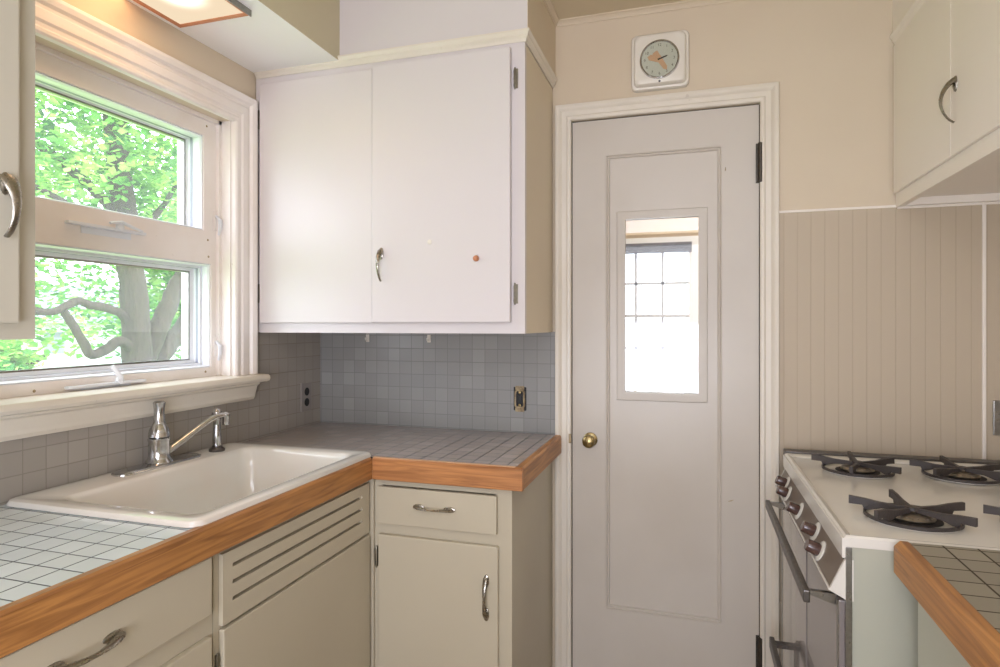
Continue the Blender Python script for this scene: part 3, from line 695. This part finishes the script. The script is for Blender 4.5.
hand(math.radians(-58), .046, .0095, .030, .0475, 'copper', 'minute_hand')
hand(math.radians(165), .042, .012, .004, .0465, 'copper', 'alarm_hand')
hand(math.radians(18), .030, .0028, .006, .0488, 'gap', 'hour_hand')
B().lathe([(0, 0), (.060, 0), (.060, .001), (0, .001)], Qc(ccx, ccz-.006, .0505), (0, -1, 0), 32).build('clock_glass', 'dglass', c)
B().lathe([(0, 0), (.004, 0), (.003, .002), (0, .003)], Qc(ccx, ccz-.080, .043), (0, -1, 0), 10).build('set_screw', 'dsteel', c)

# ------------------------------------------------------------------ soffit light
c = empty('ceiling_light', (-1.32, 1.2, 2.21), 'rectangular lit fixture in the soffit over the window', 'ceiling light')
lx0, lx1, ly_0, ly_1 = -1.444, -1.196, .90, 1.462
PLt = lambda x, y, h: (x, y, 2.2115-h)
B().mould(PLt, [(lx1, ly_0), (lx1, ly_1), (lx0, ly_1), (lx0, ly_0)], [(0, 0), (0, .014), (-.002, .016), (-.010, .014), (-.012, .006), (-.012, 0)][::-1], True).build('light_frame', 'lampwood', c)
B().box(lx1-.001, lx1+.003, ly_0, ly_1+.002, 2.194, 2.2115).build('metal_side_rail', 'steel', c)
B().box(lx0+.010, lx1-.010, ly_0+.01, ly_1-.010, 2.201, 2.203).build('diffuser', 'lamp', c)

# ------------------------------------------------------------------ gas stove
s = empty('gas_stove', (.6, 1.76, 0), 'cream four-burner gas stove with brown knobs against the back wall', 'stove')
SX, SY0, SY1, SZ = .282, 1.340, 2.145, .910
B().box(.296, .945, SY0+.004, SY1-.002, .05, .890).build('stove_body', 'stoveside', s)
b = B().box(.286, .943, SY0+.002, SY1-.002, .892, .9025, .002)
b.mould(lambda x, y, h: (x, y, .902+h), [(SX, SY0), (.945, SY0), (.945, SY1), (SX, SY1)], [(0, -.012), (0, .006), (-.004, .010), (-.010, .009), (-.018, .002), (-.018, -.006)], True)
b.build('cooktop', 'stove', s, True)
B().box(SX-.004, SX+.012, SY0-.0005, SY1, .868, .907, .0015).build('front_lip', 'stove', s)
B().box(.284, .945, SY1+.002, SY1+.05, .880, .917, .002).build('back_rail', 'dsteel', s)
B().box(.284, .295, SY0-.003, SY0+.006, .02, .890, .001).build('corner_trim', 'steel', s)
# slanted control panel with its white end cheek
pan = [(.283, .862), (.2585, .806), (.288, .790), (.296, .790), (.296, .862)]
B().prism(pan, 1, SY0+.006, SY1-.004).build('control_panel', 'panel', s)
for ya, yb in ((SY0-.0015, SY0+.006), (SY1-.004, SY1+.002)):
    B().prism([(.2835, .866), (.2555, .803), (.288, .786), (.298, .786), (.298, .866)], 1, ya, yb).build('panel_end_cap', 'stove', s)
B().tube([(.2565, SY0, .8045), (.2565, SY1, .8045)], .0025, 8).build('panel_lower_bead', 'stove', s)
nrm = Vector((-.056, 0, .0245)).normalized()
for yk, t in ((2.035, .40), (1.965, .62), (1.777, .55), (1.580, .38), (1.490, .62)):
    p = Vector((.283-.0245*t, yk, .862-.056*t))
    k = B().lathe([(0, .0), (.0235, .0), (.0235, .002), (.020, .004), (0, .0045)], p, nrm, 24).build('knob_bezel', 'stove', s, True)
    B().lathe([(0, .004), (.0135, .004), (.0145, .008), (.0135, .028), (.012, .031), (0, .031)], p, nrm, 14).build('knob', 'knobm', k, True)
# oven door
od = B().box(.274, .295, SY0+.008, SY1-.006, .215, .782, .003).build('oven_door', 'ovenglass', s)
for ya in (SY0+.008, SY1-.018): B().box(.2725, .2745, ya, ya+.012, .215, .782).build('door_trim', 'steel', od)
B().box(.2722, .2738, 1.70, SY1-.03, .235, .765, .0005).build('door_reflection', 'ovenreflect', od)  # paler panel painted as a reflection on the oven door
B().box(.213, .226, SY0+.020, 2.03, .764, .789, .003).build('oven_handle', 'dsteel', od)
for ya in (SY0+.030, 2.015):
    B().prism([(.2145, .786), (.2745, .784), (.2745, .762), (.222, .779), (.2145, .779)], 1, ya, ya+.012).build('handle_bracket', 'steel', od)
bd = B().box(.274, .295, SY0+.008, SY1-.006, .06, .205, .003).build('broiler_drawer', 'ovenglass', s)
B().box(.224, .238, SY0+.032, 2.03, .342, .376, .003).box(.226, .274, 2.01, 2.03, .352, .365).box(.226, .274, SY0+.032, SY0+.045, .352, .365).build('drawer_handle', 'dsteel', bd)
# burners
def burner(bx, by, arms):
    r = B().lathe([(0, 0), (.082, 0), (.088, .001), (.088, .003), (.080, .004), (.074, -.001+.002), (0, .0015)], (bx, by, .9030), (0, 0, 1), 36).build('burner', 'stove', s, True)
    B().lathe([(0, 0), (.056, 0), (.056, .001), (0, .001)], (bx, by, .9048), (0, 0, 1), 28).build('burner_well', 'hole', r)
    h = B().lathe([(0, 0), (.038, 0), (.042, .003), (.043, .006), (.038, .011), (.022, .0145), (0, .015)], (bx, by, .905), (0, 0, 1), 32)
    for k in range(24):
        a = 2*PI*k/24
        h.box(bx+.0375*math.cos(a)-.0018, bx+.0375*math.cos(a)+.0018, by+.0375*math.sin(a)-.0018, by+.0375*math.sin(a)+.0018, .9075, .9165)
    h.build('burner_cap', 'burner', r, True)
    g = B()
    pts = [(bx+.086*math.cos(2*PI*k/40), by+.086*math.sin(2*PI*k/40)) for k in range(40)]
    g.mould(lambda x, y, h_: (x, y, .9065+h_), pts, [(0, 0), (0, .007), (.0045, .007), (.0045, 0)], True)
    for a in arms:
        a = math.radians(a); ux, uy = math.cos(a), math.sin(a); w_ = .0042
        prof = [(.010, .930), (.060, .932), (.086, .936), (.118, .938), (.118, .921), (.092, .921), (.088, .912), (.078, .912), (.056, .919), (.010, .921)]
        g.loops([[(bx+ux*q-uy*sg*w_, by+uy*q+ux*sg*w_, z) for q, z in prof] for sg in (-1, 1)])
    g.lathe([(0, 0), (.014, 0), (.014, .007), (0, .007)], (bx, by, .9250), (0, 0, 1), 12)
    g.build('burner_grate', 'grate', r)
burner(.449, 1.520, [94, 163, 222, 22, -42])
burner(.449, 1.975, [88, 160, 28, -45, 250])
burner(.703, 1.985, [94, 163, 222, 22, -42])
burner(.703, 1.520, [94, 163, 222, 22, -42])

# ------------------------------------------------------------------ right counter and its cabinet
c = empty('countertop', (.6, .8, .865), 'short gray-green tiled countertop with an oak edge, beside the stove at lower right', 'countertop')
B().box(.384, XR-.001, .10, 1.322, .875, CT).build('tile_surface', 'ctile2', c)
B().prism([(.363, .855), (.361, .857), (.361, .906), (.371, .9165), (.384, .9165), (.384, .855)], 1, .10, 1.322).build('wood_edge', 'wood_y', c)
c = empty('base_cabinet', (.65, .7, 0), 'pale green-cream base cabinet under the right counter', 'cabinet')
b = B().box(.416, XR-.001, 1.284, 1.300, 0, .860).box(.416, XR-.001, .11, .126, 0, .860).box(.416, XR-.001, .126, 1.284, .10, .116).build('carcass', 'stoveside', c)
b = B().box(.398, .416, 1.265, 1.300, 0, .86).box(.398, .416, .11, .15, 0, .86)
for z0, z1 in ((.845, .86), (.69, .72), (.08, .11)): b.box(.398, .416, .15, 1.265, z0, z1)
b.build('face_frame', 'stoveside', c)
for ya, yb in ((.13, .70), (.71, 1.272)):
    d = B().box(.384, .3975, ya, yb, .705, .846, .003).build('drawer', 'stoveside', c)
    bow(lambda a, z, h: (.384-h, a, z), (ya+yb)/2-.055, (ya+yb)/2+.055, .775, d, 'pull', .022, .007)
    d = B().box(.384, .3975, ya, yb, .095, .700, .003).build('door', 'stoveside', c)
    bow(lambda a, z, h: (.384-h, z, a), .48, .59, ya+.05, d, 'pull', .022, .007)

# ------------------------------------------------------------------ outdoors
struct('ground', B().prism([(-60, -20), (-1.7, -20), (-1.7, 6), (-9, 50), (-60, 50)], 2, -1.0, -.9), 'lawn', label='green lawn outside the window', cat='lawn')
def limb(b, pts, r0, r1, n=12):
    P = [Vector(p) for p in pts]; out = []; rs = []
    m = len(P)-1
    for i in range(m):
        p0 = P[max(i-1, 0)]; p1 = P[i]; p2 = P[i+1]; p3 = P[min(i+2, m)]
        for k in range(5):
            t = k/5
            q = .5*((2*p1)+(p2-p0)*t+(2*p0-5*p1+4*p2-p3)*t*t+(3*p1-p0-3*p2+p3)*t**3)
            q = q + Vector((random.uniform(-1, 1), random.uniform(-1, 1), random.uniform(-1, 1)))*r0*.06
            out.append(q); f_ = (i+t)/m; rs.append((r0+(r1-r0)*f_)*random.uniform(.95, 1.06))
    out.append(P[-1]); rs.append(r1)
    b.tube(out, rs, n)
def leaves(name, mat, parent, blobs, count, size):
    verts = []; faces = []; off = OFF[parent.name]
    wts = [bl[1]*bl[2]*bl[3] for bl in blobs]
    for bl in random.choices(blobs, wts, k=count):
        c0, rx, ry, rz = bl
        while True:
            v = Vector((random.uniform(-1, 1), random.uniform(-1, 1), random.uniform(-1, 1)))
            if .05 < v.length < 1: break
        p = Vector((c0[0]+v.x*rx, c0[1]+v.y*ry, c0[2]+v.z*rz)) - off
        s_ = size*random.uniform(.6, 1.35)
        u = Vector((random.gauss(0, 1), random.gauss(0, 1), random.gauss(0, .45))).normalized()
        n_ = Vector((random.gauss(0, .5), random.gauss(0, .5), 1)).normalized()
        w_ = n_.cross(u).normalized(); i = len(verts)
        verts += [p-u*s_*.5, p-u*s_*.1+w_*s_*.42, p+u*s_*.55, p-u*s_*.1-w_*s_*.42+n_*s_*.08]
        faces += [(i, i+1, i+2), (i, i+2, i+3)]
    me = bpy.data.meshes.new(name); me.from_pydata([tuple(v) for v in verts], [], faces); me.materials.append(M[mat])
    o = bpy.data.objects.new(name, me); C.objects.link(o); o.parent = parent; OFF[o.name] = off
    return o
t = empty('maple_tree', (-6, 5.5, -.9), 'large maple with a thick forked trunk and bent low limbs just outside the window', 'tree')
b = B()
limb(b, [(-6, 5.50, -.95), (-6, 5.49, .3), (-6, 5.46, 1.0), (-6, 5.43, 1.5), (-6, 5.36, 2.05), (-6.05, 5.30, 2.9), (-6.1, 5.2, 4.4), (-6.1, 5.3, 5.6)], .172, .10, 16)
limb(b, [(-6, 5.54, .85), (-5.98, 5.66, 1.15), (-5.95, 5.80, 1.45), (-5.95, 5.98, 1.80), (-5.95, 6.12, 2.05), (-5.9, 6.4, 2.9), (-5.8, 6.8, 4.0)], .125, .06)
limb(b, [(-6, 5.42, 1.22), (-6, 5.28, 1.42), (-5.98, 5.05, 1.50), (-5.97, 4.88, 1.52), (-5.96, 4.72, 1.56), (-5.95, 4.58, 1.50), (-5.95, 4.42, 1.44), (-5.95, 4.1, 1.50), (-5.9, 3.5, 1.75)], .050, .030)
limb(b, [(-6.1, 5.62, .2), (-6.1, 5.78, .85), (-6.1, 5.98, 1.06), (-6.1, 6.25, 1.32), (-6.1, 6.6, 1.8)], .14, .09)
limb(b, [(-5.98, 5.40, 1.02), (-5.95, 5.20, 1.14), (-5.93, 5.02, 1.06), (-5.92, 4.84, 1.01), (-5.93, 4.74, 1.16), (-5.95, 4.64, 1.35), (-5.95, 4.56, 1.46)], .062, .036)
limb(b, [(-6.05, 5.32, 2.5), (-6.2, 4.9, 2.9), (-6.2, 4.3, 3.2), (-6.1, 3.7, 3.3)], .06, .03)
limb(b, [(-6.0, 5.4, 2.3), (-5.9, 4.9, 2.45), (-5.8, 4.5, 2.5), (-5.8, 4.1, 2.62)], .05, .02)
limb(b, [(-6.05, 5.35, 2.2), (-6.0, 5.8, 2.7), (-6.1, 6.2, 3.2)], .05, .02)
b.build('trunk', 'bark', t, True)
blobs = [((-6.3, 5.2, 4.2), 1.6, 2.6, 1.7), ((-5.9, 4.2, 2.75), .7, .8, .35), ((-6.1, 5.0, 3.1), .7, .9, .4), ((-6.2, 6.1, 3.0), .7, .8, .5), ((-6.4, 4.5, 2.1), .45, .55, .25),
         ((-6.5, 5.6, 2.45), .5, .6, .3), ((-6.6, 4.3, 1.75), .4, .5, .20), ((-6.3, 4.1, .98), .5, .45, .16), ((-5.9, 4.9, 1.22), .2, .22, .06), ((-6.5, 5.9, 1.5), .3, .35, .18), ((-7.4, 4.9, 1.15), .6, .8, .32), ((-7.6, 6.3, 1.2), .6, .9, .35), ((-5.7, 5.5, 1.75), .05, .12, .03), ((-6.4, 5.0, 1.85), .4, .4, .15)]
leaves('foliage', 'leaf', t, blobs, 17000, .085)
lab = ['pale round tree behind the maple, left part of the window', 'tall green tree far behind the maple trunk', 'broad tree behind the maple, right part of the window', 'low bushy tree under the maple limbs', 'distant tree beyond the lawn, right edge of the window', 'distant slim tree beyond the lawn, left of the trunk']
for k, (x, y, z, r, h) in enumerate(((-13.6, 6.9, 3.4, 2.3, 2.8), (-16, 14.4, 3.8, 2.8, 3.4), (-10.6, 11.6, 2.9, 1.7, 2.4), (-9.7, 5.9, .8, .8, .5), (-19.5, 21.5, 4.4, 2.9, 4.0))):
    t = empty('leafy_tree', (x, y, -.9), lab[k], 'tree', 'trees beyond the lawn')
    b = B(); limb(b, [(x, y, -.95), (x+.1, y, z*.3), (x, y+.1, z)], .16 if k != 3 else .05, .07 if k != 3 else .03, 8)
    limb(b, [(x, y, z*.4), (x+.3, y+.6, z*.8), (x+.4, y+1.0, z*1.1)], .07, .03, 8); limb(b, [(x, y, z*.45), (x+.3, y-.6, z*.8), (x+.4, y-1.2, z*1.05)], .07, .03, 8)
    b.build('trunk', 'bark', t, True)
    bl = [((x+random.uniform(-.3, .6)*r, y+random.uniform(-.8, .8)*r, z+random.uniform(-.98, .8)*h), r*.5, r*.5, h*.26) for _ in range(17)]
    leaves('foliage', 'leaf2', t, bl, 6500, .17 if k != 3 else .10)
hs = empty('neighbour_house', (-24, 20, -.9), 'pale neighbouring house low behind the trees', 'house')
B().box(-28, -24, 13, 27, -.9, 1.4).build('house_wall', 'siding', hs)
B().prism([(-28.5, 1.4), (-23.5, 1.4), (-26, 3.0)], 1, 12.6, 27.4).build('roof', 'roof', hs)
for y in (14.5, 17.5, 21, 24.5):
    f = B().box(-24.0, -23.95, y, y+1.0, .1, 1.1).build('house_window', 'siding', hs)
    B().box(-23.96, -23.93, y+.08, y+.92, .18, 1.02).build('window_glass', 'roof', f)

# ------------------------------------------------------------------ light
wd = bpy.data.worlds.new('World'); bpy.context.scene.world = wd; wd.use_nodes = True
bg = wd.node_tree.nodes['Background']; bg.inputs[0].default_value = (.90, .95, 1.08, 1); bg.inputs[1].default_value = 7.0
sn = bpy.data.lights.new('sun', 'SUN'); sn.energy = 5.5; sn.angle = .02; sn.color = (1, .96, .88)
so = bpy.data.objects.new('sun', sn); C.objects.link(so)
so.rotation_euler = Vector((-.75, .35, -1.0)).to_track_quat('-Z', 'Y').to_euler()
def area(name, loc, to, sx, sy, e, col, portal=False):
    l = bpy.data.lights.new(name, 'AREA'); l.shape = 'RECTANGLE'; l.size = sx; l.size_y = sy; l.energy = e; l.color = col
    o = bpy.data.objects.new(name, l); C.objects.link(o); o.location = loc
    o.rotation_euler = (Vector(to)-Vector(loc)).to_track_quat('-Z', 'Y').to_euler()
    if portal: l.cycles.is_portal = True
    return o
area('added_overhead_fill', (-.15, -.75, 2.38), (-.15, .15, .6), 1.5, 1.0, 29, (.92, .97, 1.12))  # added fill light behind the camera for flat, even lighting
area('added_rear_fill', (0.1, -1.8, 1.35), (-.1, 2.2, 1.2), 1.6, 1.5, 20, (.92, .97, 1.12))  # added fill light from the rear; that wall has no window
area('added_upward_fill', (-.25, -.7, 1.0), (-.9, 1.0, 2.2), 1.0, .8, 24, (.93, .97, 1.12))  # added fill aimed upward to brighten the soffit and side faces
area('far_room_area_light', (.3, 3.2, 2.38), (.3, 3.2, 0), .8, .8, 30, (1, .96, .9))  # unseen area light over the room beyond the door
area('soffit_fixture_glow', (-1.32, 1.18, 2.18), (-1.40, 1.25, 1.5), .16, .4, 1.0, (1, .58, .30))
area('window_portal', (-1.68, 1.32, 1.57), (0, 1.32, 1.57), .8, .9, 1, (1, 1, 1), True)
area('far_window_portal', (-.29, 4.45, 1.37), (-.29, 2, 1.37), .6, 1.0, 1, (1, 1, 1), True)

# ------------------------------------------------------------------ camera
f_px, yaw, hz = 617.5, .3012, 324.6
cam = bpy.data.cameras.new('camera'); co = bpy.data.objects.new('camera', cam); C.objects.link(co)
cam.sensor_fit = 'HORIZONTAL'; cam.sensor_width = 36; cam.lens = f_px/1000*36; cam.clip_start = .02
cam.shift_y = -(333.5-hz)/1000
co.location = (0, 0, 1.32); co.rotation_euler = (PI/2, 0, yaw)
bpy.context.scene.camera = co
sc = bpy.context.scene
sc.view_settings.view_transform = 'Standard'; sc.view_settings.look = 'None'; sc.view_settings.exposure = -.1
sc.cycles.max_bounces = 8; sc.cycles.transparent_max_bounces = 12
